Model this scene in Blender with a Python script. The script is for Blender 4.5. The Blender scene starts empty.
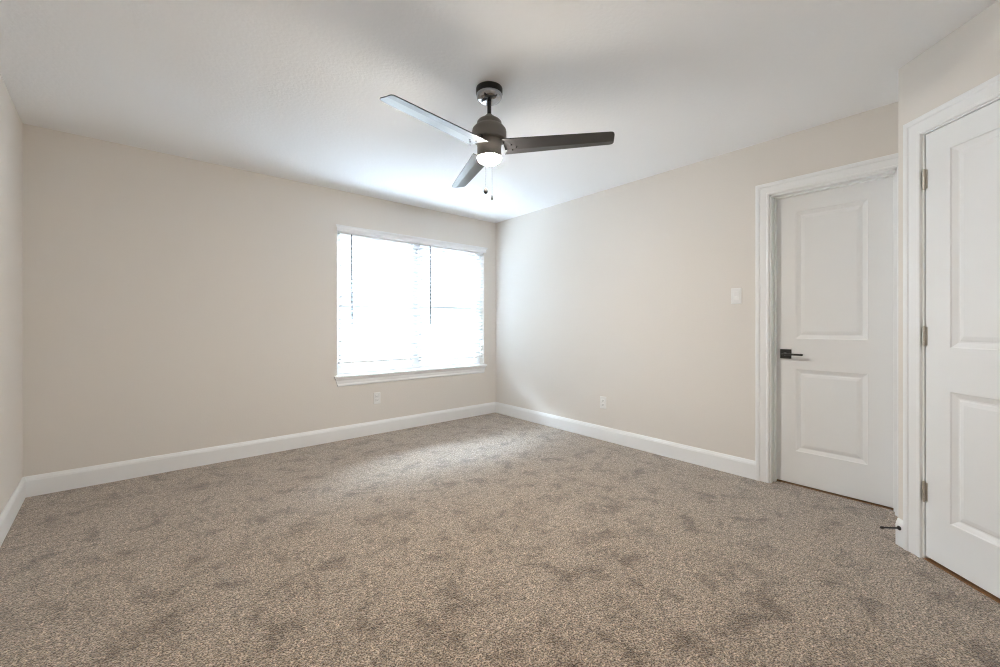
import bpy, bmesh, math
from mathutils import Vector, Matrix
sc = bpy.context.scene
C = sc.collection

# ---------------------------------------------------------------- camera, light, exposure
H = 2.44                      # ceiling height
CAM = Vector((-3.324, -4.020, 1.125))
cd = bpy.data.cameras.new('camera'); cam = bpy.data.objects.new('camera', cd); C.objects.link(cam)
look = Vector((0.6458, 0.7636, 0.0)).normalized()
cam.location = CAM
cam.rotation_euler = (math.pi/2, 0, math.atan2(-look.x, look.y))
cd.sensor_fit = 'HORIZONTAL'; cd.sensor_width = 36.0; cd.lens = 404/1000*36
cd.shift_y = -0.0085
cd.clip_start = 0.02
sc.camera = cam

sc.view_settings.view_transform = 'Standard'
sc.view_settings.look = 'None'
sc.view_settings.gamma = 1.0
sc.view_settings.use_curve_mapping = False
sc.view_settings.exposure = 0.16

w = bpy.data.worlds.new('daylight'); sc.world = w; w.use_nodes = True
nt = w.node_tree; nt.nodes.clear()
wo = nt.nodes.new('ShaderNodeOutputWorld'); bg = nt.nodes.new('ShaderNodeBackground')
tc = nt.nodes.new('ShaderNodeTexCoord'); sx = nt.nodes.new('ShaderNodeSeparateXYZ')
rp = nt.nodes.new('ShaderNodeValToRGB'); mr = nt.nodes.new('ShaderNodeMapRange')
mr.inputs[1].default_value = -1; mr.inputs[2].default_value = 1
GND = (6.0, 6.6, 7.3); SKY_LOW = (1.8, 2.1, 2.4); SKY_HIGH = (268.0, 322.0, 392.0)
cr = rp.color_ramp; cr.elements[0].position = 0.0; cr.elements[0].color = (*GND, 1)
cr.elements[1].position = 1.0; cr.elements[1].color = (*SKY_HIGH, 1)
for p_, c_ in ((0.492, GND), (0.508, SKY_LOW), (0.67, SKY_LOW), (0.74, SKY_HIGH)):
    e = cr.elements.new(p_); e.color = (*c_, 1)
nt.links.new(tc.outputs['Generated'], sx.inputs[0]); nt.links.new(sx.outputs[2], mr.inputs[0])
nt.links.new(mr.outputs[0], rp.inputs[0]); nt.links.new(rp.outputs[0], bg.inputs[0])
bg.inputs[1].default_value = 1.0
nt.links.new(bg.outputs[0], wo.inputs[0])

pl = bpy.data.lights.new('window_portal', 'AREA'); pl.shape = 'RECTANGLE'
pl.size = 1.80; pl.size_y = 1.42; pl.cycles.is_portal = True
po = bpy.data.objects.new('window_portal', pl); C.objects.link(po)
po.location = (-1.093, 0.16, 1.345); po.rotation_euler = (-math.pi/2, 0, 0)

try:
    sc.cycles.max_bounces = 16; sc.cycles.diffuse_bounces = 12; sc.cycles.glossy_bounces = 6
    sc.cycles.transparent_max_bounces = 16
    sc.cycles.sample_clamp_indirect = 0
    sc.cycles.caustics_reflective = False; sc.cycles.caustics_refractive = False
    sc.cycles.use_denoising = True
    sc.cycles.use_guiding = True
    sc.cycles.denoising_prefilter = 'NONE'
    sc.cycles.filter_width = 1.1
except Exception:
    pass

# ---------------------------------------------------------------- materials
def new_mat(name):
    m = bpy.data.materials.new(name); m.use_nodes = True
    return m, m.node_tree, m.node_tree.nodes['Principled BSDF']

def plain(name, col, rough=0.5, metal=0.0, spec=0.5):
    m, nt, b = new_mat(name)
    b.inputs['Base Color'].default_value = (*col, 1); b.inputs['Roughness'].default_value = rough
    b.inputs['Metallic'].default_value = metal; b.inputs['Specular IOR Level'].default_value = spec
    return m

def bumped(name, col, rough, scale, strength, dist=0.002, detail=3, spec=0.3):
    m = plain(name, col, rough, 0, spec); nt = m.node_tree; b = nt.nodes['Principled BSDF']
    tc = nt.nodes.new('ShaderNodeTexCoord'); n = nt.nodes.new('ShaderNodeTexNoise'); bp = nt.nodes.new('ShaderNodeBump')
    n.inputs['Scale'].default_value = scale; n.inputs['Detail'].default_value = detail
    bp.inputs['Strength'].default_value = strength; bp.inputs['Distance'].default_value = dist
    nt.links.new(tc.outputs['Object'], n.inputs['Vector']); nt.links.new(n.outputs[0], bp.inputs['Height'])
    nt.links.new(bp.outputs[0], b.inputs['Normal'])
    return m

WALL = bumped('wall_paint', (0.748, 0.714, 0.672), 0.75, 90, 0.25)
CEIL = bumped('ceiling_paint', (0.90, 0.915, 0.935), 0.9, 55, 0.45, 0.003)
TRIM = plain('trim_paint', (0.85, 0.865, 0.875), 0.45)
DOORM = bumped('door_paint', (0.84, 0.855, 0.865), 0.45, 14, 0.05, 0.001)
WHITE = plain('white_plastic', (0.82, 0.82, 0.81), 0.3)
VINYL = plain('white_vinyl', (0.84, 0.85, 0.86), 0.35)
SLAT = plain('blind_slat', (0.64, 0.645, 0.65), 0.5)
WAND = plain('wand_plastic', (0.09, 0.092, 0.10), 0.5)
CORD = plain('cord_white', (0.75, 0.75, 0.75), 0.8)
BLACK = plain('matte_black_metal', (0.012, 0.012, 0.013), 0.35)
SCREW = plain('dull_black_screw', (0.008, 0.008, 0.008), 0.9, 0.0, 0.0)
CHROMEB = plain('black_chrome', (0.38, 0.39, 0.41), 0.10, 1.0)
GLOSSB = plain('gloss_black', (0.012, 0.013, 0.015), 0.12)
MOTOR = plain('dark_bronze_grey', (0.16, 0.147, 0.13), 0.4)
BLADE = plain('blade_black', (0.017, 0.0155, 0.016), 0.33, 0.0, 0.9)
NICKEL = plain('satin_nickel', (0.62, 0.58, 0.52), 0.35, 0.9)
SLOT = plain('dark_slot', (0.05, 0.05, 0.05), 0.6)

def wood_mat():
    m, nt, b = new_mat('subfloor_wood')
    tc = nt.nodes.new('ShaderNodeTexCoord'); mp = nt.nodes.new('ShaderNodeMapping'); n = nt.nodes.new('ShaderNodeTexNoise')
    r = nt.nodes.new('ShaderNodeValToRGB')
    mp.inputs['Scale'].default_value = (6, 60, 6); n.inputs['Scale'].default_value = 3; n.inputs['Detail'].default_value = 5
    r.color_ramp.elements[0].color = (0.16, 0.075, 0.035, 1); r.color_ramp.elements[1].color = (0.42, 0.23, 0.11, 1)
    nt.links.new(tc.outputs['Object'], mp.inputs[0]); nt.links.new(mp.outputs[0], n.inputs['Vector'])
    nt.links.new(n.outputs[0], r.inputs[0]); nt.links.new(r.outputs[0], b.inputs['Base Color'])
    b.inputs['Roughness'].default_value = 0.5
    return m
WOOD = wood_mat()

def carpet_mat():
    m, nt, b = new_mat('carpet_pile')
    L = nt.links.new; N = nt.nodes.new
    tc = N('ShaderNodeTexCoord')
    # tufts
    v = N('ShaderNodeTexVoronoi'); v.inputs['Scale'].default_value = 130
    f = N('ShaderNodeTexNoise'); f.inputs['Scale'].default_value = 165; f.inputs['Detail'].default_value = 1.5; f.inputs['Roughness'].default_value = 0.6
    # sheen from the lay of the pile, painted into the colour as patches
    p = N('ShaderNodeTexNoise'); p.inputs['Scale'].default_value = 6.5; p.inputs['Detail'].default_value = 7; p.inputs['Roughness'].default_value = 0.70
    p.inputs['Distortion'].default_value = 0.4
    for x in (v, f, p): L(tc.outputs['Object'], x.inputs['Vector'])
    r1 = N('ShaderNodeValToRGB'); r1.color_ramp.elements[0].position = 0.37; r1.color_ramp.elements[1].position = 0.63
    r1.color_ramp.elements[0].color = (0.105, 0.072, 0.048, 1); r1.color_ramp.elements[1].color = (0.655, 0.545, 0.435, 1)
    L(f.outputs[0], r1.inputs[0])
    r2 = N('ShaderNodeValToRGB'); r2.color_ramp.elements[0].position = 0.36; r2.color_ramp.elements[1].position = 0.50
    r2.color_ramp.elements[0].color = (0.50, 0.47, 0.44, 1); r2.color_ramp.elements[1].color = (1.0, 1.0, 1.0, 1)
    L(p.outputs[0], r2.inputs[0])
    q = N('ShaderNodeTexNoise'); q.inputs['Scale'].default_value = 46; q.inputs['Detail'].default_value = 3; q.inputs['Roughness'].default_value = 0.7
    L(tc.outputs['Object'], q.inputs['Vector'])
    r3 = N('ShaderNodeValToRGB'); r3.color_ramp.elements[0].position = 0.36; r3.color_ramp.elements[1].position = 0.60
    r3.color_ramp.elements[0].color = (0.66, 0.64, 0.62, 1); r3.color_ramp.elements[1].color = (1.12, 1.12, 1.12, 1)
    L(q.outputs[0], r3.inputs[0])
    mx = N('ShaderNodeMix'); mx.data_type = 'RGBA'; mx.blend_type = 'MULTIPLY'; mx.inputs[0].default_value = 1
    L(r1.outputs[0], mx.inputs[6]); L(r2.outputs[0], mx.inputs[7])
    vr = N('ShaderNodeValToRGB'); vr.color_ramp.elements[0].color = (0.62, 0.60, 0.58, 1); vr.color_ramp.elements[1].color = (1.25, 1.25, 1.25, 1)
    sep = N('ShaderNodeSeparateColor'); L(v.outputs['Color'], sep.inputs[0]); L(sep.outputs[0], vr.inputs[0])
    mx2 = N('ShaderNodeMix'); mx2.data_type = 'RGBA'; mx2.blend_type = 'MULTIPLY'; mx2.inputs[0].default_value = 1
    L(mx.outputs[2], mx2.inputs[6]); L(vr.outputs[0], mx2.inputs[7])
    mx3 = N('ShaderNodeMix'); mx3.data_type = 'RGBA'; mx3.blend_type = 'MULTIPLY'; mx3.inputs[0].default_value = 1
    L(mx2.outputs[2], mx3.inputs[6]); L(r3.outputs[0], mx3.inputs[7])
    L(mx3.outputs[2], b.inputs['Base Color'])
    b.inputs['Roughness'].default_value = 1.0; b.inputs['Specular IOR Level'].default_value = 0.1
    b.inputs['Sheen Weight'].default_value = 0.5; b.inputs['Sheen Roughness'].default_value = 0.5
    ad = N('ShaderNodeMath'); ad.operation = 'MULTIPLY_ADD'; ad.inputs[1].default_value = -0.6
    L(v.outputs['Distance'], ad.inputs[0]); L(f.outputs[0], ad.inputs[2])
    bp = N('ShaderNodeBump'); bp.inputs['Strength'].default_value = 0.8; bp.inputs['Distance'].default_value = 0.008
    L(ad.outputs[0], bp.inputs['Height']); L(bp.outputs[0], b.inputs['Normal'])
    return m
CARPET = carpet_mat()

def glass_mat():
    m = bpy.data.materials.new('window_glass'); m.use_nodes = True; nt = m.node_tree; nt.nodes.clear()
    o = nt.nodes.new('ShaderNodeOutputMaterial'); t = nt.nodes.new('ShaderNodeBsdfTransparent'); g = nt.nodes.new('ShaderNodeBsdfGlossy')
    mx = nt.nodes.new('ShaderNodeMixShader'); fr = nt.nodes.new('ShaderNodeFresnel'); fr.inputs[0].default_value = 1.45
    t.inputs[0].default_value = (0.93, 0.95, 0.94, 1); g.inputs['Roughness'].default_value = 0.0
    nt.links.new(fr.outputs[0], mx.inputs[0]); nt.links.new(t.outputs[0], mx.inputs[1]); nt.links.new(g.outputs[0], mx.inputs[2])
    nt.links.new(mx.outputs[0], o.inputs[0])
    return m
GLASS = glass_mat()

def lamp_mat():
    m, nt, b = new_mat('lit_diffuser')
    b.inputs['Base Color'].default_value = (0.9, 0.88, 0.84, 1)
    b.inputs['Emission Color'].default_value = (1.0, 0.93, 0.83, 1); b.inputs['Emission Strength'].default_value = 640.0
    return m
LAMP = lamp_mat()

# ---------------------------------------------------------------- mesh helpers
class Frame:
    """A wall frame: u runs along the wall, n into the room, z up."""
    def __init__(s, ox, oy, ux, uy, nx, ny):
        s.o = Vector((ox, oy, 0)); s.u = Vector((ux, uy, 0)).normalized(); s.n = Vector((nx, ny, 0)).normalized()
    def __call__(s, u, n, z):
        return s.o + s.u*u + s.n*n + Vector((0, 0, z))
BACK = Frame(0, 0, -1, 0, 0, -1)
RIGHT = Frame(0, 0, 0, -1, -1, 0)
ANGLE = Frame(-0.420, -3.757, -0.697, -0.717, -0.717, 0.697)
LEFT = Frame(-4.0, 0, 0.062, -0.998, 0.998, 0.062)
LEFTLEN = 4.905
WORLD = Frame(0, 0, 1, 0, 0, 1)

def quad(bm, pts):
    return bm.faces.new([bm.verts.new(p) for p in pts])

def box(bm, F, u0, u1, n0, n1, z0, z1, bevel=0.0, seg=2):
    t = bmesh.new()
    vs = [t.verts.new(F(u, n, z)) for z in (z0, z1) for n in (n0, n1) for u in (u0, u1)]
    for f in ((0,1,3,2),(4,6,7,5),(0,4,5,1),(2,3,7,6),(0,2,6,4),(1,5,7,3)):
        t.faces.new([vs[i] for i in f])
    bmesh.ops.recalc_face_normals(t, faces=t.faces)
    if bevel:
        bmesh.ops.bevel(t, geom=list(t.edges), offset=bevel, segments=seg, affect='EDGES', profile=0.5)
    merge(bm, t)

def merge(bm, t):
    me = bpy.data.meshes.new('tmp'); t.to_mesh(me); t.free(); bm.from_mesh(me); bpy.data.meshes.remove(me)

def lathe(bm, cx, cy, prof, seg=48):
    """prof: list of (r, z); closed at r=0 ends."""
    rings = []
    for r, z in prof:
        if r <= 1e-6: rings.append([bm.verts.new((cx, cy, z))])
        else: rings.append([bm.verts.new((cx + r*math.cos(2*math.pi*i/seg), cy + r*math.sin(2*math.pi*i/seg), z)) for i in range(seg)])
    for a, b in zip(rings, rings[1:]):
        for i in range(seg):
            j = (i+1) % seg
            vs = [a[i % len(a)], a[j % len(a)], b[j % len(b)], b[i % len(b)]]
            vs2 = []
            for v in vs:
                if v not in vs2: vs2.append(v)
            if len(vs2) > 2: bm.faces.new(vs2)

def tube(bm, p0, p1, r, seg=12, r1=None):
    p0 = Vector(p0); p1 = Vector(p1); d = (p1-p0).normalized()
    a = d.orthogonal().normalized(); b = d.cross(a); r1 = r if r1 is None else r1
    A = [bm.verts.new(p0 + (a*math.cos(2*math.pi*i/seg) + b*math.sin(2*math.pi*i/seg))*r) for i in range(seg)]
    B = [bm.verts.new(p1 + (a*math.cos(2*math.pi*i/seg) + b*math.sin(2*math.pi*i/seg))*r1) for i in range(seg)]
    for i in range(seg):
        j = (i+1) % seg; bm.faces.new((A[i], A[j], B[j], B[i]))
    bm.faces.new(A[::-1]); bm.faces.new(B)

def obj(name, bm, mat, parent=None, smooth=False, loc=None, recalc=True):
    if recalc: bmesh.ops.recalc_face_normals(bm, faces=bm.faces)
    me = bpy.data.meshes.new(name); bm.to_mesh(me); bm.free()
    for mt in (mat if isinstance(mat, (list, tuple)) else [mat]): me.materials.append(mt)
    if smooth:
        for p in me.polygons: p.use_smooth = True
        try: me.set_sharp_from_angle(angle=math.radians(35))
        except Exception: pass
    o = bpy.data.objects.new(name, me); C.objects.link(o)
    if parent is not None:
        o.parent = parent
        o.matrix_parent_inverse = parent.matrix_basis.inverted()
    return o

def empty(name, loc):
    o = bpy.data.objects.new(name, None); C.objects.link(o); o.location = loc
    o.empty_display_size = 0.05
    return o

def tag(o, label=None, cat=None, group=None, kind=None):
    if label: o['label'] = label
    if cat: o['category'] = cat
    if group: o['group'] = group
    if kind: o['kind'] = kind
    return o

def struct(o, label, cat):
    return tag(o, label, cat, kind='structure')

def wall_grid(F, u0, u1, z0, z1, thick, holes=()):
    """A solid wall with rectangular openings; front face on n=0, body behind it."""
    us = sorted({u0, u1, *[h[0] for h in holes], *[h[1] for h in holes]})
    zs = sorted({z0, z1, *[h[2] for h in holes], *[h[3] for h in holes]})
    us = [u for u in us if u0 <= u <= u1]; zs = [z for z in zs if z0 <= z <= z1]
    def solid(i, k):
        if i < 0 or k < 0 or i >= len(us)-1 or k >= len(zs)-1: return False
        uc = (us[i]+us[i+1])/2; zc = (zs[k]+zs[k+1])/2
        return not any(h[0] < uc < h[1] and h[2] < zc < h[3] for h in holes)
    bm = bmesh.new()
    for i in range(len(us)-1):
        for k in range(len(zs)-1):
            if not solid(i, k): continue
            a, b, c, d = us[i], us[i+1], zs[k], zs[k+1]
            quad(bm, [F(a,0,c), F(b,0,c), F(b,0,d), F(a,0,d)])
            quad(bm, [F(a,-thick,c), F(a,-thick,d), F(b,-thick,d), F(b,-thick,c)])
            if not solid(i-1,k): quad(bm, [F(a,0,c), F(a,0,d), F(a,-thick,d), F(a,-thick,c)])
            if not solid(i+1,k): quad(bm, [F(b,0,c), F(b,-thick,c), F(b,-thick,d), F(b,0,d)])
            if not solid(i,k-1): quad(bm, [F(a,0,c), F(a,-thick,c), F(b,-thick,c), F(b,0,c)])
            if not solid(i,k+1): quad(bm, [F(a,0,d), F(b,0,d), F(b,-thick,d), F(a,-thick,d)])
    bmesh.ops.remove_doubles(bm, verts=bm.verts, dist=1e-5)
    return bm

def extrude_profile(bm, F, prof, s0, k0, s1, k1):
    """prof: closed list of (n, z). Ends at u = s + k*n (mitres)."""
    A = [bm.verts.new(F(s0 + k0*n, n, z)) for n, z in prof]
    B = [bm.verts.new(F(s1 + k1*n, n, z)) for n, z in prof]
    m = len(prof)
    for i in range(m):
        j = (i+1) % m; bm.faces.new((A[i], A[j], B[j], B[i]))
    bm.faces.new(A[::-1]); bm.faces.new(B)

CASING = [(a*1.08, b) for a, b in [(0,0),(0,.009),(.004,.012),(.012,.0125),(.016,.0095),(.045,.012),(.052,.0125),(.056,.017),(.066,.0185),(.074,.018),(.078,.013),(.078,0)]]
def casing(bm, F, u0, u1, zt, prof=CASING, zb=0.0):
    stations = [lambda a: (u0-a, zb), lambda a: (u0-a, zt+a), lambda a: (u1+a, zt+a), lambda a: (u1+a, zb)]
    rings = []
    for st in stations:
        rings.append([bm.verts.new(F(st(a)[0], b, st(a)[1])) for a, b in prof])
    m = len(prof)
    for A, B in zip(rings, rings[1:]):
        for i in range(m):
            j = (i+1) % m; bm.faces.new((A[i], A[j], B[j], B[i]))
    bm.faces.new(rings[0][::-1]); bm.faces.new(rings[-1])

PANEL = [(0,0),(.004,-.004),(.024,-.0115),(.030,-.0115),(.036,-.0085),(.052,-.005)]
def panel_door(F, u0, u1, nf, z0, z1, thick, panels):
    """Slab with front face on n=nf and moulded panels (u0,u1,z0,z1)."""
    bm = bmesh.new()
    us = sorted({u0, u1, *[p[0] for p in panels], *[p[1] for p in panels]})
    zs = sorted({z0, z1, *[p[2] for p in panels], *[p[3] for p in panels]})
    for i in range(len(us)-1):
        for k in range(len(zs)-1):
            uc = (us[i]+us[i+1])/2; zc = (zs[k]+zs[k+1])/2
            if any(p[0] < uc < p[1] and p[2] < zc < p[3] for p in panels): continue
            a, b, c, d = us[i], us[i+1], zs[k], zs[k+1]
            quad(bm, [F(a,nf,c), F(b,nf,c), F(b,nf,d), F(a,nf,d)])
    for (a, b, c, d) in panels:
        prev = None
        for off, dep in PANEL:
            ring = [F(a+off,nf+dep,c+off), F(b-off,nf+dep,c+off), F(b-off,nf+dep,d-off), F(a+off,nf+dep,d-off)]
            if prev:
                for q in range(4):
                    r = (q+1) % 4; quad(bm, [prev[q], prev[r], ring[r], ring[q]])
            prev = ring
        quad(bm, prev)
    nb = nf - thick
    quad(bm, [F(u0,nb,z0), F(u0,nb,z1), F(u1,nb,z1), F(u1,nb,z0)])
    quad(bm, [F(u0,nf,z0), F(u0,nf,z1), F(u0,nb,z1), F(u0,nb,z0)])
    quad(bm, [F(u1,nf,z0), F(u1,nb,z0), F(u1,nb,z1), F(u1,nf,z1)])
    quad(bm, [F(u0,nf,z0), F(u0,nb,z0), F(u1,nb,z0), F(u1,nf,z0)])
    quad(bm, [F(u0,nf,z1), F(u1,nf,z1), F(u1,nb,z1), F(u0,nb,z1)])
    bmesh.ops.remove_doubles(bm, verts=bm.verts, dist=1e-5)
    return bm

# ---------------------------------------------------------------- room shell
WT = 0.14
bm = bmesh.new(); box(bm, WORLD, -4.2, 1.0, -5.1, 0.0, -0.10, 0.0)
struct(obj('floor', bm, CARPET), 'wall to wall mottled beige and brown carpet', 'floor')
bm = bmesh.new(); box(bm, WORLD, -4.2, 1.0, -5.1, 0.14, H, H+0.12)
struct(obj('ceiling', bm, CEIL), 'white lightly textured ceiling', 'ceiling')

WU0, WU1, WZ0, WZ1 = 0.188, 1.998, 0.620, 2.065          # window opening
struct(obj('wall_back', wall_grid(BACK, -0.14, 4.14, 0, H, WT, [(WU0, WU1, WZ0, WZ1)]), WALL), 'greige wall around the bright window', 'wall')
D1U0, D1U1, DZT = 3.054, 3.722, 2.055                     # rough opening in the right wall (jambs inside)
struct(obj('wall_right', wall_grid(RIGHT, 0, 3.81, 0, H, WT, [(D1U0, D1U1, -1, DZT)]), WALL), 'pale greige wall between window corner and doors', 'wall')
AL = 1.62
D2U0, D2U1 = 0.118, 0.922
struct(obj('wall_angled', wall_grid(ANGLE, 0, AL, 0, H, WT, [(D2U0, D2U1, -1, DZT+0.002)]), WALL), 'pale angled wall around the near door', 'wall')
struct(obj('wall_left', wall_grid(LEFT, 0, LEFTLEN, 0, H, WT), WALL), 'plain pale wall at the left edge', 'wall')
ae = ANGLE(AL, 0, 0); le = LEFT(LEFTLEN, 0, 0)
FR = Frame(ae.x, ae.y, le.x-ae.x, le.y-ae.y, -(le.y-ae.y), (le.x-ae.x))
FR.n = Vector((0, 1, 0)) if FR.n.y < 0 else FR.n
struct(obj('wall_front', wall_grid(FR, -0.15, (le-ae).length+0.1, 0, H, WT), WALL), 'plain wall behind the viewpoint', 'wall')
# short return from the outside corner of the angled wall to the right wall
RE = Frame(-0.420, -3.757, 0.42, -0.053, 0.053, 0.42)
struct(obj('wall_return', wall_grid(RE, 0.0, 0.50, 0, H, 0.06), WALL), 'short return wall behind the outside corner', 'wall')

def light_blocker(F, u0, u1, name, label):  # unseen shell added behind a door so no outside light leaks under it
    bm = bmesh.new(); a, b = u0-0.05, u1+0.05
    box(bm, F, a-0.03, a, -WT-0.35, -WT, 0, H); box(bm, F, b, b+0.03, -WT-0.35, -WT, 0, H)
    box(bm, F, a-0.03, b+0.03, -WT-0.38, -WT-0.35, 0, H)
    struct(obj(name, bm, WALL), label, 'wall')
light_blocker(RIGHT, D1U0, D1U1, 'light_blocker_far', 'unseen box added behind the far door to block outside light')
light_blocker(ANGLE, D2U0, D2U1, 'light_blocker_near', 'unseen box added behind the near door to block outside light')

# baseboards
BB = [(0,0),(.0145,0),(.0145,.104),(.0125,.110),(.0125,.114),(.009,.122),(.006,.130),(.004,.134),(0,.134)]
def baseboard(name, F, s0, k0, s1, k1, label):
    bm = bmesh.new(); extrude_profile(bm, F, BB, s0, k0, s1, k1)
    struct(obj(name, bm, TRIM), label, 'baseboard')
baseboard('baseboard_back', BACK, 0, 1, 4.0, -1, 'white baseboard under the window wall')
baseboard('baseboard_right', RIGHT, 0, 1, 2.985, 0, 'white baseboard along the right wall up to the door casing')
baseboard('baseboard_left', LEFT, 0, 1, LEFTLEN, 0, 'white baseboard along the left wall')
baseboard('baseboard_angled', ANGLE, 0, 0, 0.046, 0, 'short white baseboard at the outside corner by the near door')

# ---------------------------------------------------------------- far door (door_1)
J = 0.018
def jamb_set(F, u0, u1, zt, nf, stop, depth=WT):
    """jambs and head lining the opening, stops in front of (stop>0) the slab face nf."""
    bm = bmesh.new()
    box(bm, F, u0, u0+J, -depth, 0.0, 0, zt); box(bm, F, u1-J, u1, -depth, 0.0, 0, zt)
    box(bm, F, u0, u1, -depth, 0.0, zt-J, zt)
    if stop:
        a, b = stop
        box(bm, F, u0+J, u0+J+.011, a, b, 0, zt-J, .002, 1); box(bm, F, u1-J-.011, u1-J, a, b, 0, zt-J, .002, 1)
        box(bm, F, u0+J, u1-J, a, b, zt-J-.011, zt-J, .002, 1)
    return bm
bm = jamb_set(RIGHT, D1U0, D1U1, DZT, -.09, (-.088, -.052))
casing(bm, RIGHT, D1U0+.008, D1U1-.008, DZT-.005)
t1 = struct(obj('trim_1', bm, TRIM), 'white moulded casing and jamb around the far door', 'door casing')
bm = bmesh.new(); box(bm, RIGHT, D1U0+J, D1U0+J+.0015, -.122, -.092, .885, .955)
obj('strike_plate', bm, NICKEL, t1)
bm = bmesh.new(); box(bm, RIGHT, D1U0, D1U1, -WT, -.086, 0, 0.003)
struct(obj('trim_3', bm, WOOD), 'brown wood strip showing under the far door', 'threshold')

d1 = panel_door(RIGHT, D1U0+J+.003, D1U1-J-.003, -.090, .012, DZT-J-.003, .035,
                [(3.195, 3.572, 1.030, 1.918), (3.195, 3.572, .242, .815)])
d1 = struct(obj('door_1', d1, DOORM), 'closed white two panel door with black lever handle', 'door')
hu, hz = 3.138, .920
hd = empty('door_handle', RIGHT(hu, -.09, hz)); hd.parent = d1
bm = bmesh.new(); box(bm, RIGHT, hu-.033, hu+.033, -.090, -.080, hz-.033, hz+.033, .002)
rose = obj('rosette', bm, BLACK, hd)
bm = bmesh.new(); tube(bm, RIGHT(hu, -.081, hz), RIGHT(hu, -.028, hz), .0105, 20)
box(bm, RIGHT, hu-.012, hu+.112, -.040, -.022, hz-.0065, hz+.0065, .003)
obj('lever', bm, BLACK, hd, smooth=True)

# ---------------------------------------------------------------- near door (door_2) in the angled wall
D2T = DZT + .002
bm = jamb_set(ANGLE, D2U0, D2U1, D2T, 0, (-.075, -.040))
casing(bm, ANGLE, D2U0+.008, D2U1-.008, D2T-.010)
struct(obj('trim_2', bm, TRIM), 'white moulded casing and jamb around the near door', 'door casing')
d2u0, d2u1 = D2U0+J+.005, D2U1-J-.004
d2 = panel_door(ANGLE, d2u0, d2u1, -.002, .020, D2T-J-.004, .035,
                [(d2u0+.112, d2u1-.112, 1.022, 1.925), (d2u0+.112, d2u1-.112, .225, .822)])
d2 = struct(obj('door_2', d2, DOORM), 'closed white two panel door with three hinges at the right edge', 'door')
bm = bmesh.new(); box(bm, ANGLE, D2U0, D2U1, -WT, 0.0, 0, 0.005)
struct(obj('trim_4', bm, WOOD), 'brown wood strip showing under the near door', 'threshold')

def hinge_bms(z):
    kn = bmesh.new(); hu = d2u0-.002
    for k in range(5):
        a = z-.0445+k*.0178
        tube(kn, ANGLE(hu, .0045, a+.0006), ANGLE(hu, .0045, a+.0172), .0058, 14)
    tube(kn, ANGLE(hu, .0045, z+.0445), ANGLE(hu, .0045, z+.0495), .0045, 12)
    tube(kn, ANGLE(hu, .0045, z-.0495), ANGLE(hu, .0045, z-.0445), .0045, 12)
    lf = bmesh.new()
    box(lf, ANGLE, hu+.002, hu+.011, -.0025, .0002, z-.0445, z+.0445)
    box(lf, ANGLE, hu-.012, hu-.002, -.0015, .0012, z-.0445, z+.0445)
    return kn, lf
for i, z in enumerate((1.822, 1.072, .327)):
    kn, lf = hinge_bms(z)
    h = obj('hinge', kn, NICKEL, d2, smooth=True)
    obj('hinge_leaf', lf, NICKEL, h)
tag(d2, 'closed white two panel door hung on nickel hinges, nearest the viewer')

# ---------------------------------------------------------------- window
FN0, FN1 = -.135, -.085                     # depth of the vinyl frame
MU = (WU0+WU1)/2
bm = bmesh.new()
fw = .045
box(bm, BACK, WU0, WU0+fw, FN0, FN1, WZ0, WZ1); box(bm, BACK, WU1-fw, WU1, FN0, FN1, WZ0, WZ1)
box(bm, BACK, WU0+fw, WU1-fw, FN0, FN1, WZ0, WZ0+fw); box(bm, BACK, WU0+fw, WU1-fw, FN0, FN1, WZ1-fw, WZ1)
box(bm, BACK, MU-.045, MU+.045, FN0, FN1, WZ0+fw, WZ1-fw)
win = struct(obj('window_1', bm, VINYL), 'white twin window glowing with daylight behind the blinds', 'window')
MR = 1.325
for a, b in ((WU0+fw, MU-.045), (MU+.045, WU1-fw)):
    bm = bmesh.new()
    box(bm, BACK, a, b, -.118, -.098, MR-.018, MR+.018)
    for (z0, z1, n0, n1) in ((WZ0+fw, MR-.018, -.112, -.092), (MR+.018, WZ1-fw, -.130, -.110)):
        box(bm, BACK, a, a+.03, n0, n1, z0, z1); box(bm, BACK, b-.03, b, n0, n1, z0, z1)
    box(bm, BACK, a+.03, b-.03, -.112, -.092, WZ0+fw, WZ0+fw+.035)
    box(bm, BACK, a+.03, b-.03, -.130, -.110, WZ1-fw-.03, WZ1-fw)
    sash = obj('sash', bm, VINYL, win)
    for (z0, z1, n) in ((WZ0+fw+.035, MR-.018, -.102), (MR+.018, WZ1-fw-.03, -.120)):
        bm = bmesh.new(); box(bm, BACK, a+.03, b-.03, n-.002, n+.002, z0, z1)
        obj('pane', bm, GLASS, sash)
# stool and apron
bm = bmesh.new(); box(bm, BACK, WU0, WU1, -.085, .001, WZ0, WZ0+.010)
box(bm, BACK, .160, 2.030, .0, .032, .606, WZ0+.010, .005, 3)
obj('window_stool', bm, TRIM, win)
AP = [(.0,.607),(.020,.607),(.019,.596),(.014,.588),(.011,.580),(.011,.552),(.014,.546),(.015,.537),(.012,.528),(.008,.524),(0,.524)]
bm = bmesh.new()
A = [bm.verts.new(BACK(.172+(.607-z)*.30, n, z)) for n, z in AP]; B = [bm.verts.new(BACK(2.018-(.607-z)*.30, n, z)) for n, z in AP]
for i in range(len(AP)):
    j = (i+1) % len(AP); bm.faces.new((A[i], A[j], B[j], B[i]))
bm.faces.new(A[::-1]); bm.faces.new(B)
obj('apron', bm, TRIM, win)

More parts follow.
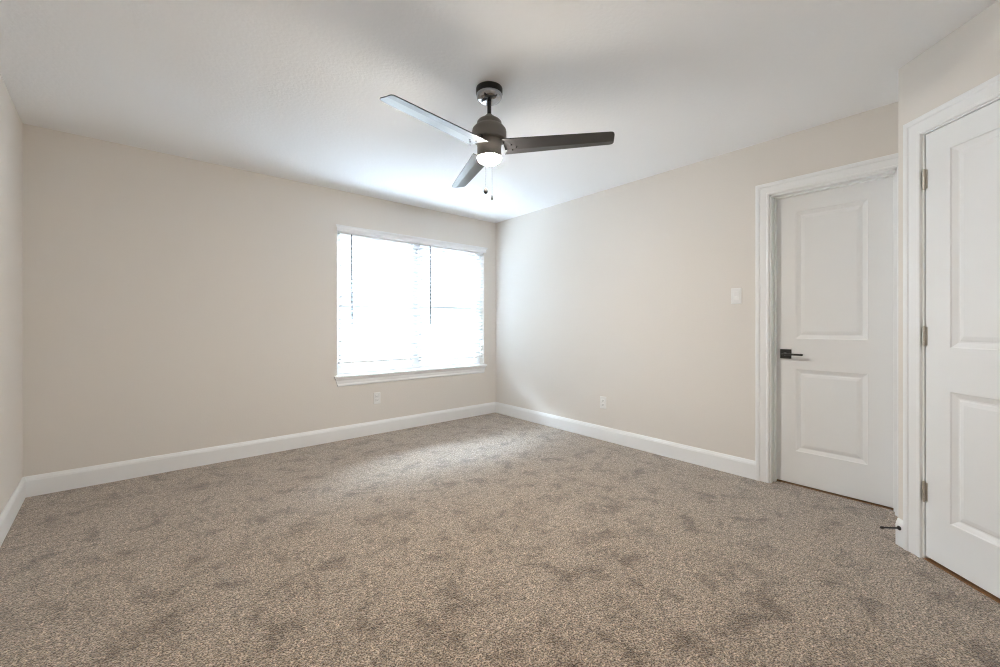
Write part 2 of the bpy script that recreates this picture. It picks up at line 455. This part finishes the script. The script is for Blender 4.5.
# valance across both blinds
VP = [(0,2.034),(.030,2.034),(.033,2.038),(.033,2.066),(.036,2.070),(.041,2.075),(.045,2.083),(.046,2.090),(.043,2.094),(0,2.094)]
bm = bmesh.new()
v0, v1 = .165, 2.022
def vst(s, k):  # mitred returns at both ends
    return [bm.verts.new(BACK(s + k*(.046-n), n, z)) for n, z in VP]
A = vst(v0, 1); B = vst(v1, -1)
for i in range(len(VP)):
    j = (i+1) % len(VP); bm.faces.new((A[i], A[j], B[j], B[i]))
bm.faces.new(A[::-1]); bm.faces.new(B)
val = obj('window_valance', bm, VINYL)
tag(val, 'white crown moulded valance across the top of the window', 'valance')

# blinds
PITCH = .0436
def slat_bm(u0, u1, zs, tilt):
    bm = bmesh.new()
    hw, th = .025, .0034
    prof = []
    for k in range(7):
        x = -hw + 2*hw*k/6; prof.append((x, .0016*(1-(x/hw)**2)+th/2))
    for k in range(6, -1, -1):
        x = -hw + 2*hw*k/6; prof.append((x, .0016*(1-(x/hw)**2)-th/2))
    ct, st = math.cos(tilt), math.sin(tilt)
    for z in zs:
        pp = [(BN + x*ct - y*st, z + x*st + y*ct) for x, y in prof]
        extrude_profile(bm, BACK, pp, u0, 0, u1, 0)
    return bm
BN = -.034
def blind(u0, u1, zbot, wand_u, wand_z, label):
    root = empty('window_blind', BACK((u0+u1)/2, BN, zbot))
    tag(root, label, 'blind', 'white slatted blinds in the window')
    bm = bmesh.new(); box(bm, BACK, u0, u1, BN-.027, BN+.027, 2.018, 2.063, .002, 1)
    obj('headrail', bm, VINYL, root)
    zs = []; z = zbot + .045
    while z < 2.005: zs.append(z); z += PITCH
    obj('slats', slat_bm(u0+.004, u1-.004, zs, math.radians(TILT)), SLAT, root, smooth=True)
    bm = bmesh.new(); box(bm, BACK, u0+.004, u1-.004, BN-.026, BN+.026, zbot, zbot+.020, .004, 2)
    obj('bottom_rail', bm, VINYL, root)
    L = u1-u0
    for q in (.11, .5, .89):
        bm = bmesh.new(); uc = u0+L*q
        for nn in (BN-.0275, BN+.0275):
            tube(bm, BACK(uc, nn, zbot+.005), BACK(uc, nn, 2.02), .0009, 6)
        obj('ladder_cord', bm, CORD, root)
    bm = bmesh.new()
    tube(bm, BACK(wand_u, .004, 2.022), BACK(wand_u-.004, .006, wand_z), .0062, 10)
    tube(bm, BACK(wand_u-.004, .006, wand_z), BACK(wand_u-.004, .006, wand_z-.018), .0068, 10)
    tube(bm, BACK(wand_u, BN+.02, 2.028), BACK(wand_u, .004, 2.022), .003, 8)
    obj('tilt_wand', bm, WAND, root)
    return root
TILT = 22.0
blind(1.100, 1.972, .742, 1.858, 1.150, 'left hand white slatted blind, its bottom rail hanging slightly higher')
blind(.198, 1.086, .714, .966, 1.150, 'right hand white slatted blind beside the room corner, its bottom rail lower')

# ---------------------------------------------------------------- outlets, switch, door stop
def cover(F, u, z, name, label, cat, group=None):
    root = empty(name, F(u, 0, z)); tag(root, label, cat, group)
    bm = bmesh.new(); box(bm, F, u-.036, u+.036, 0, .006, z-.059, z+.059, .003, 2)
    obj('cover_plate', bm, WHITE, root)
    return root
def outlet(F, u, z, label):
    root = cover(F, u, z, 'wall_outlet', label, 'outlet', 'wall outlets')
    for dz in (.020, -.020):
        bm = bmesh.new(); box(bm, F, u-.0165, u+.0165, .005, .0085, z+dz-.0145, z+dz+.0145, .004, 2)
        r = obj('receptacle', bm, WHITE, root)
        bm = bmesh.new()
        box(bm, F, u-.0075, u-.0055, .008, .0088, z+dz-.003, z+dz+.006); box(bm, F, u+.0055, u+.0075, .008, .0088, z+dz-.003, z+dz+.005)
        tube(bm, F(u, .008, z+dz-.008), F(u, .0088, z+dz-.008), .0024, 10)
        obj('slot', bm, SLOT, r)
    bm = bmesh.new(); tube(bm, F(u, .005, z), F(u, .0075, z), .003, 12)
    obj('screw', bm, WHITE, root)
outlet(BACK, 1.594, .368, 'white duplex outlet low on the wall below the window')
outlet(RIGHT, 1.655, .367, 'white duplex outlet low on the right hand wall')
sw = cover(RIGHT, 2.847, 1.343, 'light_switch', 'white rocker switch plate beside the far door casing', 'light switch')
bm = bmesh.new(); box(bm, RIGHT, 2.847-.0165, 2.847+.0165, .005, .0085, 1.343-.033, 1.343+.033, .001, 1)
rk = obj('switch_frame', bm, WHITE, sw)
bm = bmesh.new()
F = RIGHT; u = 2.847; z = 1.343
pr = [(.008, z-.030), (.0115, z-.030), (.0088, z), (.0105, z+.030), (.008, z+.030)]
extrude_profile(bm, RIGHT, pr, u-.0145, 0, u+.0145, 0)
obj('rocker', bm, WHITE, rk)

dsu, dsz = .022, .092
ds = empty('door_stop', ANGLE(dsu, .0145, dsz))
tag(ds, 'black rod door stop screwed to the baseboard at the outside corner', 'door stop')
def along(bm, pts, seg=16):   # lathe along the wall normal
    prev = None
    for n, r in pts:
        ring = [bm.verts.new(ANGLE(dsu + r*math.cos(2*math.pi*i/seg), n, dsz + r*math.sin(2*math.pi*i/seg))) for i in range(seg)]
        if prev:
            for i in range(seg):
                j = (i+1) % seg; bm.faces.new((prev[i], prev[j], ring[j], ring[i]))
        else: bm.faces.new(ring)
        prev = ring
    bm.faces.new(prev)
bm = bmesh.new(); along(bm, [(.0145,.011),(.0175,.011),(.021,.0065),(.026,.0045)]); obj('mounting_base', bm, BLACK, ds, smooth=True)
bm = bmesh.new(); along(bm, [(.025,.0042),(.092,.0042)]); obj('rod', bm, BLACK, ds, smooth=True)
bm = bmesh.new(); along(bm, [(.090,.0062),(.100,.0066),(.104,.005)]); obj('rubber_tip', bm, BLACK, ds, smooth=True)

# ---------------------------------------------------------------- ceiling fan
FX, FY = -1.936+.03*look.x, -2.286+.03*look.y
fan = empty('ceiling_fan', (FX, FY, H))
tag(fan, 'three blade black ceiling fan with a lit round light and pull chains', 'ceiling fan')
bm = bmesh.new(); lathe(bm, FX, FY, [(0,H),(.073,H),(.074,2.437),(.074,2.409),(.0725,2.406),(0,2.406)])
cano = obj('canopy', bm, BLACK, fan, smooth=True)
bm = bmesh.new(); lathe(bm, FX, FY, [(0,2.407),(.0715,2.407),(.0715,2.398),(.0685,2.386),(.061,2.376),(.050,2.370),(.036,2.367),(.020,2.366),(0,2.366)])
tag(obj('canopy_cup', bm, CHROMEB, cano, smooth=True), 'polished dark chrome cup')
UP = .019
def shell(name, prof, mat, seg=48):
    bm = bmesh.new(); lathe(bm, FX, FY, [(r, z+UP) for r, z in prof], seg)
    return obj(name, bm, mat, fan, smooth=True)
shell('downrod', [(0,2.354),(.0115,2.354),(.0115,2.255),(0,2.255)], BLACK, 24)
shell('motor_housing', [(0,2.276),(.017,2.276),(.022,2.270),(.045,2.252),(.060,2.243),(.068,2.234),(.070,2.222),(.071,2.214),(.084,2.203),(.093,2.192),(.096,2.178),(.096,2.142),(.093,2.134),(.080,2.130),(0,2.130)], MOTOR)
shell('switch_housing', [(0,2.131),(.068,2.131),(.068,2.100),(.0665,2.097),(.0675,2.036),(0,2.036)], MOTOR)
shell('light_lens', [(0,2.037),(.0668,2.037),(.0655,2.030),(.060,2.020),(.048,2.012),(.027,2.007),(0,2.0055)], LAMP)

ZB = 2.088+UP; PT = math.radians(12.5); CR = math.radians(9.0)
R0, R1 = .098, .672
def blade_section(v):
    """height of the blade at cross position v (v>0 = clockwise edge, raised)."""
    z = v*math.tan(PT)
    return z if v > VC else VC*math.tan(PT) + (v-VC)*math.tan(PT-CR*1.0)
VC = -.018
def blade_parts(theta):
    er = Vector((math.cos(theta), math.sin(theta), 0)); ec = Vector((math.sin(theta), -math.cos(theta), 0))
    O = Vector((FX, FY, ZB))
    def P(x, v, dz): return O + er*x + ec*v + Vector((0, 0, blade_section(v)+dz))
    bm = bmesh.new(); th = .0055
    NX, vs = 26, None
    fr = [-1, -.96, -.85, -.6, None, 0, .3, .6, .85, .96, 1]
    def width(x): return .070 + (.0515-.070)*(x-R0)/(R1-R0)
    rows = []
    for i in range(NX+1):
        s = i/NX
        row = []
        for f in fr:
            v = VC if f is None else f*width(R0+(R1-R0)*s)
            xin = math.sqrt(max(R0**2 - v*v*.9, 0)) + .004
            c = .020                                       # corner rounding at the tip
            hw = width(R1); d = abs(v) - (hw - c)
            xout = R1 - (c - math.sqrt(max(c*c - d*d, 0)) if d > 0 else 0)
            x = xin + (xout-xin)*s
            row.append((x, v))
        rows.append(row)
    top = [[bm.verts.new(P(x, v, th/2)) for x, v in r] for r in rows]
    bot = [[bm.verts.new(P(x, v, -th/2)) for x, v in r] for r in rows]
    m = len(fr)
    for i in range(NX):
        for k in range(m-1):
            bm.faces.new((top[i][k], top[i+1][k], top[i+1][k+1], top[i][k+1]))
            bm.faces.new((bot[i][k], bot[i][k+1], bot[i+1][k+1], bot[i+1][k]))
        for k in (0, m-1):
            bm.faces.new((top[i][k], bot[i][k], bot[i+1][k], top[i+1][k]))
    for i in (0, NX):
        for k in range(m-1):
            bm.faces.new((top[i][k], top[i][k+1], bot[i][k+1], bot[i][k]))
    bl = obj('blade', bm, BLADE, fan)
    for x, v in ((.128, .022), (.128, -.022), (.153, .0)):
        s_ = bmesh.new(); a = P(x, v, -th/2+.0005); b = P(x, v, -th/2-.0025)
        tube(s_, a, b, .0045, 12); obj('screw', s_, SCREW, bl)
    # iron: a plate on top of the blade root with an arm up to the motor
    ir = bmesh.new()
    pts = [(.085,.030),(.120,.036),(.165,.014),(.165,-.014),(.120,-.036),(.085,-.030)]
    T = [ir.verts.new(P(x, v, th/2+.004)) for x, v in pts]; B = [ir.verts.new(P(x, v, th/2)) for x, v in pts]
    ir.faces.new(T); ir.faces.new(B[::-1])
    for i in range(6):
        j = (i+1) % 6; ir.faces.new((T[i], B[i], B[j], T[j]))
    for sgn in (1, -1):
        p0 = P(.092, .016*sgn, th/2+.002); p1 = O + er*.078 + ec*.016*sgn + Vector((0,0,.046))
        tube(ir, p0, p1, .007, 8)
    obj('blade_iron', ir, BLACK, bl)
for deg in (-10.6, 110.8, 229.4):
    # angles measured in the camera's ground frame, turned into the room's
    a = math.radians(deg); v = look*math.sin(a) + Vector((look.y, -look.x, 0))*math.cos(a)
    blade_parts(math.atan2(v.y, v.x))

rt = Vector((look.y, -look.x, 0))
def chain(off_r, off_d, z_bot, fob):
    base = Vector((FX, FY, 0)) + rt*off_r + look*off_d
    bm = bmesh.new(); r = .0009
    tube(bm, base + Vector((0,0,2.075)), base + Vector((0,0,z_bot)), r*.55, 6)
    z = 2.075
    while z > z_bot:
        bmesh.ops.create_icosphere(bm, subdivisions=1, radius=r, matrix=Matrix.Translation(base + Vector((0,0,z)))); z -= .0030
    ins = Vector((FX, FY, 0)) + (base - Vector((FX, FY, 0)))*.80
    tube(bm, ins + Vector((0,0,2.078)), base + Vector((0,0,2.075)), .003, 8)
    c = obj('pull_chain', bm, CHAIN, fan)
    bm = bmesh.new()
    prof = [(r_, z_bot+z_) for r_, z_ in fob]
    lathe(bm, base.x, base.y, prof, 16)
    obj('chain_fob', bm, FOB, c, smooth=True)
CHAIN = plain('chain_steel', (0.006, 0.006, 0.006), 0.9, 0.0, 0.0)
FOB = plain('fob_black', (0.012, 0.0115, 0.011), 0.8, 0.0, 0.05)
chain(-.022, .080, 1.914, [(0,.002),(.004,0),(.010,-.008),(.0125,-.017),(.010,-.026),(.004,-.032),(0,-.033)])
chain(.014, .083, 1.874, [(0,.002),(.003,0),(.0045,-.006),(.0055,-.022),(.004,-.027),(0,-.028)])
